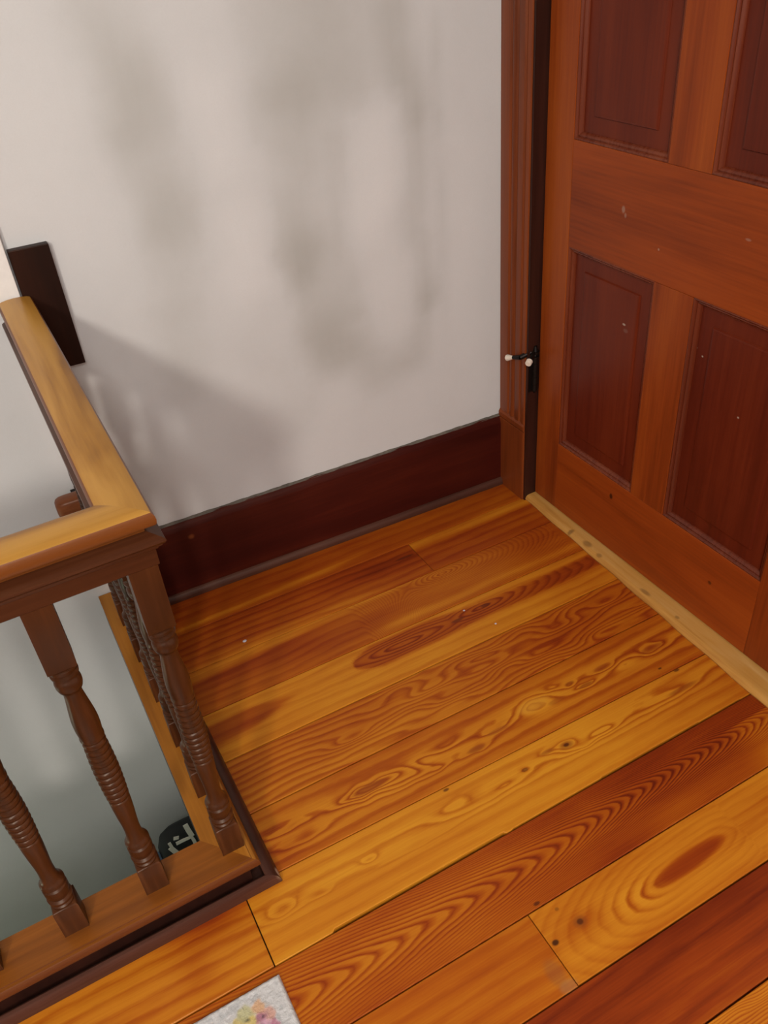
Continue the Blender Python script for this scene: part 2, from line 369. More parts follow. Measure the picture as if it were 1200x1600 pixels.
def board_K(u, v):
    r = (v+.757)/.030 + .25*vnoise(u*3, v*9, 70)
    K_ = [(-.775, -.683, .055, .010, 2.0), (-.775, -.683, .085, .022, 1.6), (-.70, -.700, .050, .016, 1.6), (-.665, -.685, .030, .012, -1.1), (-.645, -.712, .025, .007, 1.2),
          (-.60, -.672, .05, .010, 1.0), (-.56, -.713, .035, .009, 1.3), (-.50, -.690, .050, .009, 1.1), (-.46, -.678, .03, .008, .8),
          (-.405, -.683, .042, .018, -2.2), (-.355, -.668, .03, .008, 1.1), (-.307, -.677, .016, .006, 1.3), (-.28, -.697, .030, .006, 1.4),
          (-.223, -.680, .028, .009, 1.2), (-.17, -.695, .03, .012, -1.2), (-.10, -.690, .040, .012, 1.6), (-.93, -.712, .05, .014, 1.3), (-.95, -.68, .05, .009, 1.0)]
    for a, bb, c_, d_, s_ in K_: r = r + s_*G(u + .01*vnoise(u*30, v*60, 71), v + .003*vnoise(u*40, v*40, 72), a, bb, c_, d_)
    e = np.abs(v+.69)/.065
    t = .33 + .10*sstep(-.4, -.05, u) + .10*e**2 - .20*G(u, v, -.405, -.683, .05, .02) + .16*G(u, v, -.98, -.71, .05, .05) - .1*G(u, v, -.17, -.695, .04, .012)
    return r, t+.03, .85-.62*np.clip(e, 0, 1)**1.2
def board_L(u, v):
    r = (v+.9)/.026 + .35*vnoise(u*2.5, v*6, 80)
    L_ = [(-.410, -.796, .030, .013, 2.4), (-.385, -.815, .035, .008, 1.4), (-.330, -.806, .045, .010, 1.9), (-.16, -.808, .075, .013, 1.25), (-.28, -.800, .13, .024, .85),
          (-.451, -.790, .022, .006, 1.0), (-.511, -.801, .014, .006, 1.1), (-.60, -.815, .10, .012, 1.1), (-.660, -.800, .050, .014, 1.2), (-.56, -.808, .03, .006, .8),
          (-.843, -.810, .018, .008, 1.3), (-1.012, -.818, .030, .013, 1.9), (-.947, -.822, .020, .007, 1.0), (-.76, -.83, .09, .008, .9)]
    for a, bb, c_, d_, s_ in L_: r = r + s_*G(u + .006*vnoise(u*35, v*60, 81), v + .002*vnoise(u*40, v*40, 82), a, bb, c_, d_)
    t = .17 + .20*sstep(-.4, -.02, u) + .06*vnoise(u*4, v*20, 83) + .10*G(u, v, -1.03, -.78, .04, .03)
    near = np.exp(-((v+.803)/.028)**2)
    return r, t+.03, .18+.55*near*(.6+.4*sstep(-.9, -.45, u))
def board_M(u, v):
    dv = (v+.960-.014*sstep(-.7, -.35, u)) + .0022*vnoise(u*12, v*30, 92)
    e = u + .23*(np.sqrt(1+(dv/.026)**2)-1) + .010*vnoise(u*7, v*14, 93) + .003*vnoise(u*30, v*60, 94)
    tb = np.linspace(-4, 2, 3000); sp_ = .046 - .023*sstep(-.75, -.30, tb)
    r = -np.interp(e, tb, np.cumsum((tb[1]-tb[0])/sp_))
    t = .47 + .29*sstep(-.85, -.25, u) - .26*sstep(-1.0+.028, -1.02, v+0*u)*sstep(-.5, -.3, u) + .10*np.abs(v+.96)/.06
    t -= .25*sstep(-.17, -.08, u)*(v < -.93)
    fg_ = .72 - .45*np.clip(np.abs(v+.955)/.07, 0, 1)
    fg_ = fg_*(1-.85*sstep(-.22, -.12, u)*(v < -.985))
    return r, t, fg_
def board_N(u, v):
    left = (u < -.671)
    # big closed oval with nested arcs at its left
    th = -1.092 + .004*(u+.386)/.08
    d = np.hypot((u+.386)/5.2, (v-th))
    du = np.minimum(u+.455, 0)
    d2 = np.hypot(np.maximum(np.abs(u+.386)-.05, 0)/2.6, v-th+.006*sstep(-.40, -.60, u))
    r = d2/.0115
    inside = 1/(1+np.exp((d-.0150)/.0011))
    t = .30 + .06*vnoise(u*4, v*22, 100) + .45*inside + .10*sstep(-1.12, -1.155, v)
    t += .14*G(u, v, -.15, -1.07, .12, .02) + .22*G(u, v, -.607, -1.081, .035, .018)
    fgr = .85*np.exp(-((u+.500)/.050)**2)*np.exp(-((v-th)/.020)**2)*(1-inside) + .16*(1-inside)
    r = np.where(u > -.27, (v + .012*vnoise(u*3, v*5, 101))/.017, r)
    r = np.where(left, base_ring(u, v, 102, .028), r)
    t = np.where(left, .46 + .08*vnoise(u*5, v*18, 103), t)
    fgr = np.where(left, .18, fgr)
    return r, t, fgr
def board_O(u, v):
    t = .80 + .10*vnoise(u*1.5, v*22, 110) - .12*sstep(-1.20, -1.26, v)
    return base_ring(u, v, 11, .035, .02), t, .20+0*u
def generic(seed, t0, fg0=.5):
    def fn_(u, v):
        return cath(u, v, v.mean()+.01, .25, .018, .05, seed), t0 + .10*vnoise(u*2, v*20, seed+4), fg0+0*u
    return fn_
def board_Q(u, v):
    t = .34 + .34*G(u, v, -1.12, -.775, .06, .022) + .12*G(u, v, -1.17, -.83, .03, .05) + .18*G(u, v, -1.35, -.86, .1, .02) - .06*G(u, v, -1.1, -.87, .06, .03)
    return base_ring(u, v, 12, .024, .012), t, .32+0*u
boards = [  # (upper seam, lower seam, u0, u1, figure, gap below)
    (0, 1, -1.09, XE, board_F, .0006), (1, 2, -1.09, -.3563, board_Ga, .0008), (1, 2, -.3550, XE, board_Gb, .0012), (2, 3, -1.09, XE, board_H, .0010),
    (3, 4, -1.09, XE, board_I, .0014), (4, 5, -1.09, XE, board_J, .0016), (5, 6, -1.09, XE, board_K, .0010),
    (6, 7, -1.0585, XE, board_L, .0030), (6, 7, -3.49, -1.0605, board_Q, .0016),
    (7, 8, -3.49, XE, board_M, .0014), (8, 9, -3.49, -.6722, board_N, .0014), (8, 9, -.6706, XE, board_N, .0020),
    (9, 10, -3.49, XE, board_O, .0020), (10, 11, -3.49, XE, generic(120, .40), .0016), (11, 12, -3.49, -.4, generic(125, .30), .0016),
    (11, 12, -.3985, XE, generic(127, .55), .0016), (12, 13, -3.49, XE, generic(130, .5), .0016), (13, 14, -3.49, XE, generic(135, .35), .0016),
    (14, 15, -3.49, XE, generic(140, .6), .0016), (15, 16, -3.49, XE, generic(145, .4), .0016)]
AV, AF, AR, AT, AG = [], [], [], [], []
off = 0
for (ia, ib, u0, u1, fn_, gap) in boards:
    du = .005 if ib <= 11 else .02
    n_u = max(3, int((u1-u0)/du)); n_v = 34 if ib <= 11 else 12
    us = np.concatenate([[u0, u0], np.linspace(u0+.0008, u1-.0008, n_u), [u1, u1]])
    ed_u = np.zeros(len(us)); ed_u[0] = ed_u[-1] = 2; ed_u[1] = ed_u[-2] = 1
    ss = np.concatenate([[0, 0], np.linspace(.008, .992, n_v), [1, 1]])
    ed_v = np.zeros(len(ss)); ed_v[0] = ed_v[-1] = 2; ed_v[1] = ed_v[-2] = 1
    U, Sg = np.meshgrid(us, ss, indexing='ij')
    g_lo = gap*np.ones_like(U)
    if fn_ is board_L:      # the open joint widens and narrows, packed with filler between
        g_lo = .0014 + .0036*((U > -.955) & (U < -.615)) + .0014*((U > -.60) & (U < -.05)) + .0012*((U > -.40) & (U < -.16)) 
    va_ = seams[ia](U) - .0006; vb_ = seams[ib](U) + g_lo*1.25
    V = va_ + (vb_-va_)*Sg
    E_ = np.maximum(ed_u[:, None], ed_v[None, :])
    Zt = np.where(E_ == 2, -.016, np.where(E_ == 1, -.0007, 0.0))
    r, t, fg2 = fn_(U.copy(), V.copy())
    nU, nV = U.shape
    AV.append(np.stack([U.ravel(), V.ravel(), Zt.ravel()], 1)); AR.append(r.ravel()); AT.append(np.broadcast_to(t, U.shape).ravel()); AG.append(np.broadcast_to(fg2, U.shape).ravel())
    idx = (np.arange(nU*nV).reshape(nU, nV) + off)
    AF.append(np.stack([idx[:-1, :-1].ravel(), idx[:-1, 1:].ravel(), idx[1:, 1:].ravel(), idx[1:, :-1].ravel()], 1))
    off += nU*nV
AV = np.concatenate(AV); AF = np.concatenate(AF)
me = bpy.data.meshes.new('floor'); me.from_pydata(AV.tolist(), [], AF.tolist()); me.update()
for nm, a in (('ring', AR), ('tone', AT), ('figure', AG)):
    me.attributes.new(nm, 'FLOAT', 'POINT').data.foreach_set('value', np.concatenate(a).astype(np.float32))
floor = kind(link_mesh('floor', me, M['floor']), 'structure')
bm = bmesh.new()
box(bm, -1.088, .06, -.70, .015, -.20, -.0155); box(bm, -3.5, .06, -4.6, -.70, -.20, -.0155)
o = obj('subfloor', bm, M['gap'], floor)
bm = bmesh.new(); box(bm, -3.5, .06, -4.6, -2.072, -.0154, 0.0)
obj('hall_floor', bm, M['lower'], floor)

# ---- baseboard on the back wall, with its shoe moulding
def extrude_path(bm, prof, pts_fn):
    """prof: list of (depth, height); pts_fn(depth, height) -> [start, end]"""
    a = [pts_fn(d, h)[0] for d, h in prof]; b_ = [pts_fn(d, h)[1] for d, h in prof]
    loft(bm, [a, b_])
def along_wall(xa, xb):
    return lambda d, h: [(xa, wy(xa, -d), h), (xb, wy(xb, -d), h)]
bm = bmesh.new()
rings = []
prof = [(-.0215, .004), (-.009, .004), (-.009, .192), (-.0100, .196), (-.0115, .2005), (-.0130, .2045), (-.0150, .2075), (-.0165, .2125), (-.0215, .2125)]
n = 48
for i in range(n+1):
    x = -1.034 + (1.0355)*i/n
    j = .0012*math.sin(i*1.7)+.0008*math.sin(i*.6)
    rings.append([(x, wy(x, -d), h + (j if h > .19 else 0)) for d, h in prof])
loft(bm, rings)
base = kind(obj('baseboard_back', bm, M['skirting'], auto=30), 'structure')
bm = bmesh.new()
prof = [(-.0088, .0005), (.000, .0005), (.0015, .006), (.0005, .013), (-.003, .018), (-.0065, .021), (-.0088, .0215)]
rings = [[(x, wy(x, -d), h) for d, h in prof] for x in (-1.034, -.9, -.6, -.3, .0)]
loft(bm, rings); obj('shoe_moulding', bm, M['shoe'], base, auto=30)
# cracked paint and caulk line left along the top edge
bm = bmesh.new()
n = 90; rings = []
for i in range(n+1):
    x = -1.028 + 1.028*i/n
    wd = .0022 + .0018*abs(math.sin(i*.9)*math.sin(i*.37+1))
    y_ = wy(x, .0216)
    rings.append([(x, y_, .2110), (x, y_-.0045-wd*.5, .2118), (x, y_-.003, .2128+wd*.5), (x, y_, .2132+wd)])
loft(bm, rings)
M['caulk'] = plain('old_caulk', (.20, .17, .13), .7, 0, 70, .9)
obj('paint_edge', bm, M['caulk'], base)

# ---- door casing
def extrude_z(bm, prof, za, zb): loft(bm, [[(x, y, za) for x, y in prof], [(x, y, zb) for x, y in prof]])
def casing_prof(ya, yb, flip=1):
    w_ = yb-ya
    p = [(0, 0), (.0, .004), (-.002, .010), (-.002, .034), (.003, .037), (.0035, .041), (-.0015, .044), (-.0035, .050), (-.0015, .056), (.003, .059), (.0035, .062), (-.001, .065), (-.002, .070), (-.002, .084), (.002, .087), (.002, .092), (-.003, .096), (-.003, .1065), (.0, .1085)]
    s = abs(w_)/.1085
    out = [(x, ya + (y*s)*(1 if w_ > 0 else -1)) for x, y in p]
    out[-1] = (0, yb)
    return [(.0118, ya)] + out + [(.0118, yb)]
trim = kind(empty('trim_1'), 'structure')
for side, (ya, yb) in enumerate([(.0190, -.0895), (-1.0535, -.9455)]):
    bm = bmesh.new(); extrude_z(bm, casing_prof(ya, yb), .232, 2.0395); obj('casing', bm, M['casing'], trim, auto=40)
    y0_, y1_ = min(ya, yb), max(ya, yb)
    bm = bmesh.new(); box(bm, -.0045, .0118, y0_-.0005, y1_+.0005, .0005, .2095); box(bm, -.0015, .0118, y0_, y1_, .2095, .2135)
    # sloped cap on the plinth block
    loft(bm, [[(.0118, y0_, z), (x, y0_, z), (x, y1_, z), (.0118, y1_, z)] for x, z in ((-.0050, .2135), (-.0050, .226), (-.0005, .2335))])
    obj('plinth_block', bm, M['casing'], trim, bevel=.001)
bm = bmesh.new(); box(bm, -.0035, .0118, -1.065, .0188, 2.04, 2.15); obj('head_casing', bm, M['casing'], trim, bevel=.003)
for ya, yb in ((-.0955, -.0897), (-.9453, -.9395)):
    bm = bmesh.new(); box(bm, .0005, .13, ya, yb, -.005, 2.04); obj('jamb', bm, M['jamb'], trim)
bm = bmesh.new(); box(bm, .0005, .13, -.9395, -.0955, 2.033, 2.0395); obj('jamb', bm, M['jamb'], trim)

# ---- threshold (worn, rounded)
bm = bmesh.new(); rings = []
for i in range(31):
    y = -.0968 - (.9385-.0968)*i/30
    xf = .0075 + .036*y + .0012*math.sin(i*1.1)
    wr = .0008*math.sin(i*.7+1)
    rings.append([(xf, y, .0006), (xf-.0015, y, .005), (xf+.001, y, .0105+wr), (xf+.006, y, .0138+wr), (xf+.014, y, .0148+wr), (.045, y, .0150), (.12, y, .0150), (.12, y, .0006)])
loft(bm, rings)
kind(obj('trim_2', bm, M['threshold'], auto=35), 'structure')

# ---- panelled door
DX = .032; DY0, DY1 = -.0995, -.9360
door = kind(empty('door_1', (0, 0, 0)), 'structure')
def dbox(name, ya, yb, za, zb, mat):
    bm = bmesh.new(); box(bm, DX, DX+.036, min(ya, yb), max(ya, yb), za, zb); return obj(name, bm, mat, door, bevel=.0012)
yS, yM1, yM2, yE = -.1858, -.4470, -.5472, -.8135
zB, zP1, zR2, zR1, zT1, zTop = .0185, .2131, .7086, .9241, 1.86, 2.028
dbox('stile', DY0, yS, zB, zTop, M['door_v']); dbox('stile', yE, DY1, zB, zTop, M['door_v'])
dbox('rail', yS-.0002, yE+.0002, zB, zP1, M['door_h']); dbox('rail', yS-.0002, yE+.0002, zR2, zR1, M['door_h']); dbox('rail', yS-.0002, yE+.0002, zT1, zTop, M['door_h'])
dbox('muntin', yM1, yM2, zP1+.0002, zR2-.0002, M['door_v']); dbox('muntin', yM1, yM2, zR1+.0002, zT1-.0002, M['door_v'])
M['mould'] = wood('door_moulding_wood', (.05, .008, .004), (.12, .020, .007), (.20, .045, .016), 2, rough=.28, coat=1.5)
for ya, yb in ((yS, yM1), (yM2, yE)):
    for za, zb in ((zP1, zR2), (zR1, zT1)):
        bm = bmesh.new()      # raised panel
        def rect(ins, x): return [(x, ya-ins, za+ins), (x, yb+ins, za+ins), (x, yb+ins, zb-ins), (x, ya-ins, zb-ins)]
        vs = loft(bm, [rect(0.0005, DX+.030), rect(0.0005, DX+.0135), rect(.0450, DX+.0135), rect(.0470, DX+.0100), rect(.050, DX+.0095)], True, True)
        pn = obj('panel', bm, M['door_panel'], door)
        bm = bmesh.new()      # moulding running round the opening
        prof = [(.0003, .0130), (.0003, .0015), (.0025, .0005), (.0050, .0025), (.0060, .0060), (.0085, .0050), (.0110, .0070), (.0135, .0110), (.0140, .0133)]
        rr_ = [[Vector(p) for p in rect(i_, DX+d_)] for i_, d_ in prof]
        for k in range(len(rr_)-1):
            a = [bm.verts.new(p) for p in rr_[k]]; c2 = [bm.verts.new(p) for p in rr_[k+1]]
            for i in range(4): bm.faces.new([a[i], a[(i+1) % 4], c2[(i+1) % 4], c2[i]])
        bmesh.ops.remove_doubles(bm, verts=bm.verts[:], dist=.00005)
        obj('panel_moulding', bm, M['mould'], pn, auto=50)
# hinge: knuckle barrel and leaf
def hinge(zc):
    bm = bmesh.new()
    for k in range(5):
        a = zc-.046+k*.0185; tube(bm, (.0215, -.0970, a), (.0215, -.0970, a+.0178), .0084, n=16)
    tube(bm, (.0215, -.0970, zc+.0465), (.0215, -.0970, zc+.053), .0045, .0025, n=12)
    tube(bm, (.0215, -.0970, zc-.053), (.0215, -.0970, zc-.0465), .0025, .0045, n=12)
    box(bm, .0255, .0318, -.0992, -.0940, zc-.048, zc+.048)
    box(bm, .004, .0262, -.0972, -.0957, zc-.048, zc+.048)
    h = obj('hinge', bm, M['dark_metal'], door, auto=40); h['label'] = 'blackened metal butt hinge'
for zc in (.375, 1.72): hinge(zc)
bm = bmesh.new()     # knob on the far stile
tube(bm, (DX, -.89, .95), (DX-.006, -.89, .95), .026, n=24); tube(bm, (DX-.006, -.89, .95), (DX-.035, -.89, .95), .009, n=16)
bmesh.ops.create_uvsphere(bm, u_segments=20, v_segments=12, radius=.026, matrix=Matrix.Translation((DX-.052, -.89, .95)))
obj('door_knob', bm, M['dark_metal'], door, auto=50)

# door stop clipped over the hinge pin
stop = tag(empty('door_stop', (.0215, -.097, .430)), 'small blackened hinge-pin door stop with two white rubber tips on the door hinge', 'door stop')
def so(name, bm, mat, **k):
    bmesh.ops.translate(bm, verts=bm.verts[:], vec=(-.0215, .097, -.430)); return obj(name, bm, mat, stop, **k)
bm = bmesh.new()
tube(bm, (.0215, -.0970, .4287), (.0215, -.0970, .4345), .0105, n=20); tube(bm, (.0215, -.0970, .4345), (.0215, -.0970, .447), .007, .004, n=14)
tube(bm, (.014, -.100, .4315), (-.008, -.116, .4240), .0052, n=12)
tube(bm, (.013, -.092, .4315), (-.010, -.080, .4200), .0070, .0062, n=12); tube(bm, (-.010, -.080, .4200), (-.016, -.058, .4130), .0060, .0046, n=12)
so('bracket', bm, M['dark_metal'], auto=40)
bm = bmesh.new(); tube(bm, (-.008, -.115, .4240), (-.018, -.121, .4205), .0080, .0076, n=20); so('rubber_tip', bm, M['bumper'], bevel=.0015)
bm = bmesh.new(); tube(bm, (-.0155, -.0585, .4133), (-.0170, -.0360, .4040), .0036, .0084, n=20); so('rubber_tip', bm, M['bumper'], bevel=.0012)

# ---- white painted upright board at the left end of the upper wall
bm = bmesh.new(); loft(bm, [[(x, wy(x, o2), z) for x, o2 in ((-1.046, .0215), (-1.046, .004), (-1.30, .004), (-1.30, .0215))] for z in (.80, 2.49)])
kind(obj('trim_3', bm, M['white_paint'], bevel=.002), 'structure')

# ------------------------------------------------------------------ railing
RZ = math.radians(.55)
PX, PY = -1.0514, -.7115
rail = tag(empty('stair_railing', (PX, PY, 0.0), RZ), 'wooden stair railing around the open stairwell, light worn handrail on dark turned balusters', 'railing')
LX, LY = -2.40, .7115 + .0335 + .019     # run to the left, run to the wall (local)
LY = 0.7655
def sweep(name_x, name_y, prof, mx, my, zslope=0.0, auto=35, **kw):
    LY = .7655 if name_x.startswith('base') else .7445     # the upper rail butts against the block and the trim board
    """L-shaped moulding: prof = closed list of (o, z) or (o_front, o_side, z); o>0 outwards.
       front leg runs in x, side leg runs in y; mitred at the corner."""
    P3 = [(p[0], p[0], p[1]) if len(p) == 2 else p for p in prof]
    bm = bmesh.new(); loft(bm, [[(LX, -a, z) for a, b_, z in P3], [(b_, -a, z) for a, b_, z in P3]])
    fo = obj(name_x, bm, mx, rail, auto=auto, **kw)
    bm = bmesh.new(); loft(bm, [[(b_, -a, z) for a, b_, z in P3], [(b_, LY, z+zslope) for a, b_, z in P3]])
    so_ = obj(name_y, bm, my, rail, auto=auto, **kw)
    return fo, so_
ZS = .026
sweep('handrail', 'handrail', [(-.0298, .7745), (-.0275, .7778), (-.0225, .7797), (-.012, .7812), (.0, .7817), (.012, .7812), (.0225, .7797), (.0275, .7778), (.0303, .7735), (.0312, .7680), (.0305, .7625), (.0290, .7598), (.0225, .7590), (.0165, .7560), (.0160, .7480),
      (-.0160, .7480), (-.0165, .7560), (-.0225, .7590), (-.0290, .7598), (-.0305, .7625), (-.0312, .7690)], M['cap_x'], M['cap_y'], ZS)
sweep('rail_moulding', 'rail_moulding', [(-.0180, .7478), (.0180, .7478), (.0205, .7470), (.0260, .7445), (.0310, .7425), (.0345, .7405), (.0352, .7370), (.0330, .7335), (.0300, .7315), (.0295, .7290), (.0255, .7270), (.0245, .7235), (.0200, .7215),
      (-.0200, .7215), (-.0245, .7235), (-.0255, .7270), (-.0295, .7290), (-.0300, .7315), (-.0330, .7335), (-.0352, .7370), (-.0345, .7405), (-.0310, .7425), (-.0260, .7445), (-.0205, .7470)], M['rail_x'], M['rail_y'], ZS)
sweep('rail_fillet', 'rail_fillet', [(-.0215, .7213), (.0215, .7213), (.0215, .6985), (.0200, .6970), (-.0200, .6970), (-.0215, .6985)], M['rail_x'], M['rail_y'], ZS)
# base rail (the balusters stand on it) with nosing, recess and floor shoe
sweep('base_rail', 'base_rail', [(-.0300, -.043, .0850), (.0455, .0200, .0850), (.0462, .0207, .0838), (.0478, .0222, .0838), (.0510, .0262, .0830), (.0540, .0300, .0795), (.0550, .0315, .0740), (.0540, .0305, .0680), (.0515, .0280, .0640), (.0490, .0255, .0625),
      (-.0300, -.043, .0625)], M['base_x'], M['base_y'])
sweep('base_fascia', 'base_fascia', [(-.0295, -.0425, .0623), (.0330, .0140, .0623), (.0330, .0140, .0060), (.0452, .0327, .0060), (.0452, .0327, .0010), (-.0295, -.0425, .0010)], M['jamb'], M['jamb'])  # near-black colour and foot paint in the shade of the recess
sweep('base_shoe', 'base_shoe', [(.0455, .0330, .0225), (.0480, .0365, .0238), (.0525, .0440, .0222), (.0560, .0520, .0170), (.0580, .0560, .0090), (.0585, .0575, .0008), (.0455, .0330, .0008)],
      wood('base_shoe_wood', (.030, .011, .008), (.068, .024, .015), (.13, .052, .034), 0, rough=.35, coat=.4, marks=[((.055, -.050, .012), (.010, .010, .02), (.42, .30, .20), .55)]),
      wood('base_shoe_wood_deep', (.030, .011, .008), (.068, .024, .015), (.13, .052, .034), 1, rough=.35, coat=.4, marks=[((.057, -.045, .012), (.006, .012, .02), (.55, .44, .34), .8)]))
# baluster: square ends, turned middle
def baluster_mesh():
    bm = bmesh.new(); hw = .0188
    z_sq_lo, z_sq_hi, zt, zb_ = .150, .5890, .697, .0852
    def sqz(za, zb2, ends):
        rings = []
        for z, r in ends: rings.append([(r*a, r*b_, z) for a, b_ in ((-1, -1), (1, -1), (1, 1), (-1, 1))])
        loft(bm, rings)
    sqz(0, 0, [(zb_, hw), (z_sq_lo-.003, hw), (z_sq_lo, hw-.003)])
    sqz(0, 0, [(z_sq_hi, hw-.003), (z_sq_hi+.003, hw), (zt, hw)])
    pr = [(.150, .0140), (.1515, .0176), (.1550, .0180), (.1575, .0150), (.1590, .0150), (.1615, .0188), (.1665, .0192), (.1695, .0152), (.1715, .0154), (.178, .0185), (.186, .0187), (.193, .0184), (.1955, .0150), (.1980, .0150),
          (.200, .0186), (.2045, .0186), (.2075, .0160), (.212, .0138), (.222, .0122), (.236, .0118), (.250, .0124), (.270, .0139), (.290, .0150), (.306, .0155), (.3095, .0148)]
    nr = 11; za, zb2 = .3110, .4430; p = (zb2-za)/nr
    for k in range(nr):
        z = za+k*p; s = .0158 + .0022*math.sin(math.pi*(k+.5)/nr)
        pr += [(z, s-.0038), (z+p*.18, s-.0004), (z+p*.5, s+.0003), (z+p*.82, s-.0004)]
    pr += [(.4432, .0140), (.4455, .0166), (.4500, .0170), (.4530, .0160), (.4560, .0164), (.468, .0174), (.480, .0176), (.492, .0170), (.505, .0156), (.520, .0138), (.533, .0124), (.541, .0121), (.5445, .0130), (.5465, .0158), (.553, .0176), (.560, .0178),
           (.5660, .0164), (.5680, .0146), (.5700, .0146), (.5720, .0182), (.5755, .0186), (.5780, .0148), (.5800, .0148), (.582, .0182), (.5865, .0186), (.589, .0155)]
    n = 28
    loft(bm, [[(r*math.cos(2*math.pi*i/n), r*math.sin(2*math.pi*i/n), z) for i in range(n)] for z, r in pr])
    bmesh.ops.recalc_face_normals(bm, faces=bm.faces[:])
    me = bpy.data.meshes.new('baluster'); bm.to_mesh(me); bm.free()
    for p_ in me.polygons: p_.use_smooth = True
    me.set_sharp_from_angle(angle=math.radians(48)); me.materials.append(M['baluster'])
    return me
bme = baluster_mesh()
SP = .1300
spots_b = [(-SP*k, 0) for k in range(0, 18)] + [(0, SP*k) for k in range(1, 6)]
for i, (bx, by) in enumerate(spots_b):
    o = bpy.data.objects.new('baluster', bme); COL.objects.link(o); o.parent = rail; o.location = (bx, by, 0.0)
    if by > 0: o.scale.z = 1.0

# dark block on the wall beside the handrail's end
bm = bmesh.new(); loft(bm, [[(x, wy(x, o2), z) for x, o2 in ((-1.0425, .0218), (-1.0425, .003), (-.9715, .003), (-.9715, .0218))] for z in (.652, .888)])
tag(obj('mounting_block', bm, M['plate'], bevel=.0015), 'flat dark stained wooden block fixed to the wall beside the handrail end', 'wall block')

# end of the lower handrail fixed on the stairwell wall
stub = tag(empty('lower_handrail', (-1.08, .03, .37)), 'rounded end of a reddish wooden handrail on the stairwell wall, under the worn upper rail', 'handrail')
bm = bmesh.new()
R_ = []
for k, (x, s) in enumerate([(-1.1195, .30), (-1.1185, .62), (-1.115, .85), (-1.108, .97), (-1.098, 1.0), (-1.045, 1.0)]):
    R_.append([(x+1.08, (.005-.03) + s*.021*math.copysign(abs(math.cos(a))**.6, math.cos(a)), .001 + s*.024*math.copysign(abs(math.sin(a))**.6, math.sin(a))) for a in [2*math.pi*i/24 for i in range(24)]])
loft(bm, R_); obj('grip', bm, wood('lower_handrail_wood', (.08, .022, .010), (.20, .062, .022), (.30, .11, .045), 0, rough=.35), stub, auto=40)
bm = bmesh.new(); box(bm, .000, .020, -.008, .0255, -.008, .008); obj('bracket', bm, M['dark_metal'], stub)

# dark bag with pale straps down in the stairwell
bag = tag(empty('bag', (-1.095, -.08, -1.06)), 'small dark bag with white straps low in the stairwell behind the railing', 'bag')
def superell(cx, cy, cz, hx, hy, n=20, e=.45):
    return [(cx+hx*math.copysign(abs(math.cos(a))**e, math.cos(a)), cy+hy*math.copysign(abs(math.sin(a))**e, math.sin(a)), cz) for a in [2*math.pi*i/n for i in range(n)]]
bm = bmesh.new()
loft(bm, [superell(0, 0, z, hx, hy) for z, hx, hy in ((.001, .085, .040), (.02, .096, .047), (.28, .098, .048), (.34, .093, .044), (.385, .080, .036), (.410, .058, .024), (.418, .034, .010))])
obj('body', bm, M['bag_dark'], bag, smooth=True)
def strap(pts, wd, name='strap', mat='bag_white'):
    bm = bmesh.new(); rings = []
    for i, p in enumerate(pts):
        p = Vector(p); a = Vector(pts[max(i-1, 0)]); c3 = Vector(pts[min(i+1, len(pts)-1)]); d = (c3-a).normalized()
        s = d.cross(Vector((0, -1, .25))).normalized()*wd/2; n_ = Vector((0, -.003, .001))
        rings.append([p-s, p+s, p+s+n_, p-s+n_])
    loft(bm, rings); obj(name, bm, M[mat], bag)
strap([(-0.0052, -0.051, 0.4806), (-0.0027, -0.051, 0.4526), (0.0013, -0.051, 0.423)], 0.013)
strap([(-0.043, -0.051, 0.4236), (-0.0216, -0.051, 0.4239), (-0.0007, -0.051, 0.4217), (0.002, -0.051, 0.4016), (0.003, -0.051, 0.3736)], 0.009)
strap([(-0.0598, -0.051, 0.4196), (-0.0539, -0.051, 0.3997), (-0.0446, -0.051, 0.3707)], 0.013)
strap([(-0.0443, -0.051, 0.4482), (-0.0313, -0.051, 0.4435)], 0.009)
strap([(-0.0586, -0.051, 0.4394), (-0.0562, -0.051, 0.4196)], 0.008)
bm = bmesh.new(); loft(bm, [superell(-.106, -.012, z, hx, hy) for z, hx, hy in ((.001, .016, .030), (.30, .020, .034), (.340, .018, .026), (.358, .008, .010))])
obj('side_pocket', bm, M['bag_blue'], bag, smooth=True)

# ------------------------------------------------------------------ rug
rx1, ry1 = -1.0588, -.9105
rug = tag(empty('rug', (rx1, ry1, 0)), 'pale grey rug with a bright flower print, its corner on the floorboards by the railing', 'rug')
NXr, NYr, SXr, SYr = 380, 260, .72, .48
us = np.linspace(-SXr, 0, NXr); vs_ = np.linspace(-SYr, 0, NYr)
U, V = np.meshgrid(us, vs_, indexing='ij')
U2 = U + .002*vnoise(U*60, V*60, 3)*0; 
ed = np.minimum(np.minimum(-U, U+SXr), np.minimum(-V, V+SYr))
H = .0065*np.clip(1-(1-np.clip(ed/.006, 0, 1))**2, 0, 1)**.5 + .0006*vnoise(U*260, V*260, 7)*(ed > .001) + .0006
H += .0008*np.exp(-((ed-.006)/.004)**2)
col = np.zeros(U.shape+(3,)); col[:] = (.60, .59, .585)
gm = sstep(.1, .5, vnoise(U*120, V*120, 9)+.3*vnoise(U*40, V*40, 10)); 
def blend(mask, c_):
    global col
    col = col*(1-mask[..., None]) + np.array(c_)*mask[..., None]
blend(.42*gm, (.33, .35, .36)); blend(sstep(.010, .004, ed)*.8, (.70, .68, .66))
rs = np.random.RandomState(5)
def blot(cu, cv, r, c_, s=1.0):
    d = np.hypot(U-cu + .0028*vnoise(U*190, V*190, 13), V-cv + .0028*vnoise(U*190+7, V*190, 14))
    blend(s*(1/(1+np.exp((d-r*.86)/.0007))), c_)
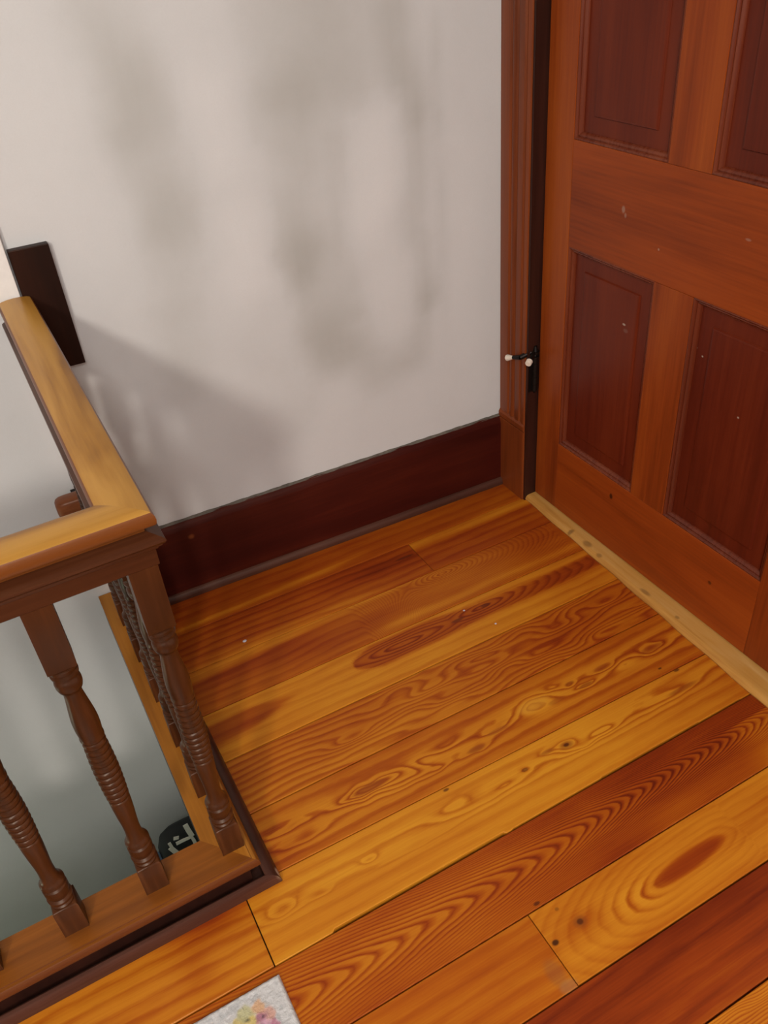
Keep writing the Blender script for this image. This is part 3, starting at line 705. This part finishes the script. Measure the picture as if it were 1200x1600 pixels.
def bouquet(cu, cv):
    for a, b_, r, c_ in [(-.030, .006, .013, (.55, .42, .10)), (-.016, .014, .014, (.50, .47, .22)), (.004, .013, .012, (.66, .36, .16)), (-.012, -.002, .012, (.62, .46, .10)), (.012, -.004, .014, (.60, .30, .22)), (-.036, -.014, .014, (.60, .45, .12)),
                       (.002, -.004, .011, (.38, .12, .20)), (.004, -.018, .012, (.62, .34, .44)), (.016, -.020, .008, (.45, .14, .22)), (-.014, -.020, .011, (.10, .33, .40)), (-.020, -.030, .012, (.08, .28, .35)), (-.024, -.012, .006, (.02, .04, .04)),
                       (-.018, .004, .004, (.04, .05, .02)), (.006, -.002, .003, (.03, .01, .02)), (.0, -.036, .012, (.55, .22, .30)), (-.040, -.034, .012, (.30, .42, .14)), (.018, -.036, .010, (.60, .45, .12))]:
        blot(cu+a, cv+b_, r, c_, .9)
bouquet(-.050, -.045); blot(-.098, -.040, .010, (.60, .47, .14)); blot(-.108, -.048, .010, (.42, .45, .20)); blot(-.092, -.052, .007, (.58, .30, .2))
for a in range(1, 6):
    bouquet(-.05-.125*a, -.060 - .02*(a % 2))
    for b_ in range(1, 4): bouquet(-.06-.125*a+.04*(b_ % 2), -.060-.11*b_)
for b_ in range(1, 4): bouquet(-.055, -.045-.115*b_)
verts = np.stack([U.ravel(), V.ravel(), H.ravel()], 1); nU, nV = U.shape
idx = np.arange(nU*nV).reshape(nU, nV)
fc = np.stack([idx[:-1, :-1].ravel(), idx[1:, :-1].ravel(), idx[1:, 1:].ravel(), idx[:-1, 1:].ravel()], 1).tolist()
border = list(idx[:, 0]) + list(idx[-1, 1:]) + list(idx[-2::-1, -1]) + list(idx[0, -2:0:-1])
nb = len(verts); bv = verts[border].copy(); bv[:, 2] = .0004
verts = np.concatenate([verts, bv]); m_ = len(border)
fc += [(int(border[(i+1) % m_]), int(border[i]), nb+i, nb+(i+1) % m_) for i in range(m_)]
fc.append([nb+i for i in range(m_)][::-1])
me = bpy.data.meshes.new('pile'); me.from_pydata(verts.tolist(), [], fc); me.update()
ca = np.concatenate([col.reshape(-1, 3), np.full((m_, 3), .55)]); ca = np.concatenate([ca, np.ones((len(ca), 1))], 1)
me.attributes.new('print', 'FLOAT_COLOR', 'POINT').data.foreach_set('color', ca.astype(np.float32).ravel())
link_mesh('pile', me, M['rug'], rug)
rug.rotation_euler.z = math.radians(.6)

# ------------------------------------------------------------------ specks of lint on the boards
for i, (x, y, r, lb) in enumerate([(-.843, -.186, .0035, 'tiny lilac speck of lint on the boards near the railing'),
                               (-.371, -.373, .0020, 'tiny pale crumb on a red streaked floorboard'),
                               (-.335, -.448, .0020, 'tiny pale crumb on a yellow floorboard, nearest the middle of the floor')]):
    bm = bmesh.new(); bmesh.ops.create_icosphere(bm, subdivisions=2, radius=r)
    for v_ in bm.verts: v_.co = Vector((v_.co.x*1.2*(1+.3*random.random()), v_.co.y*(1+.3*random.random()), v_.co.z*.5 + r*.5))
    o = obj('crumb', bm, M['crumb'], smooth=True); o.location = (x, y, .0002); tag(o, lb, 'crumb')
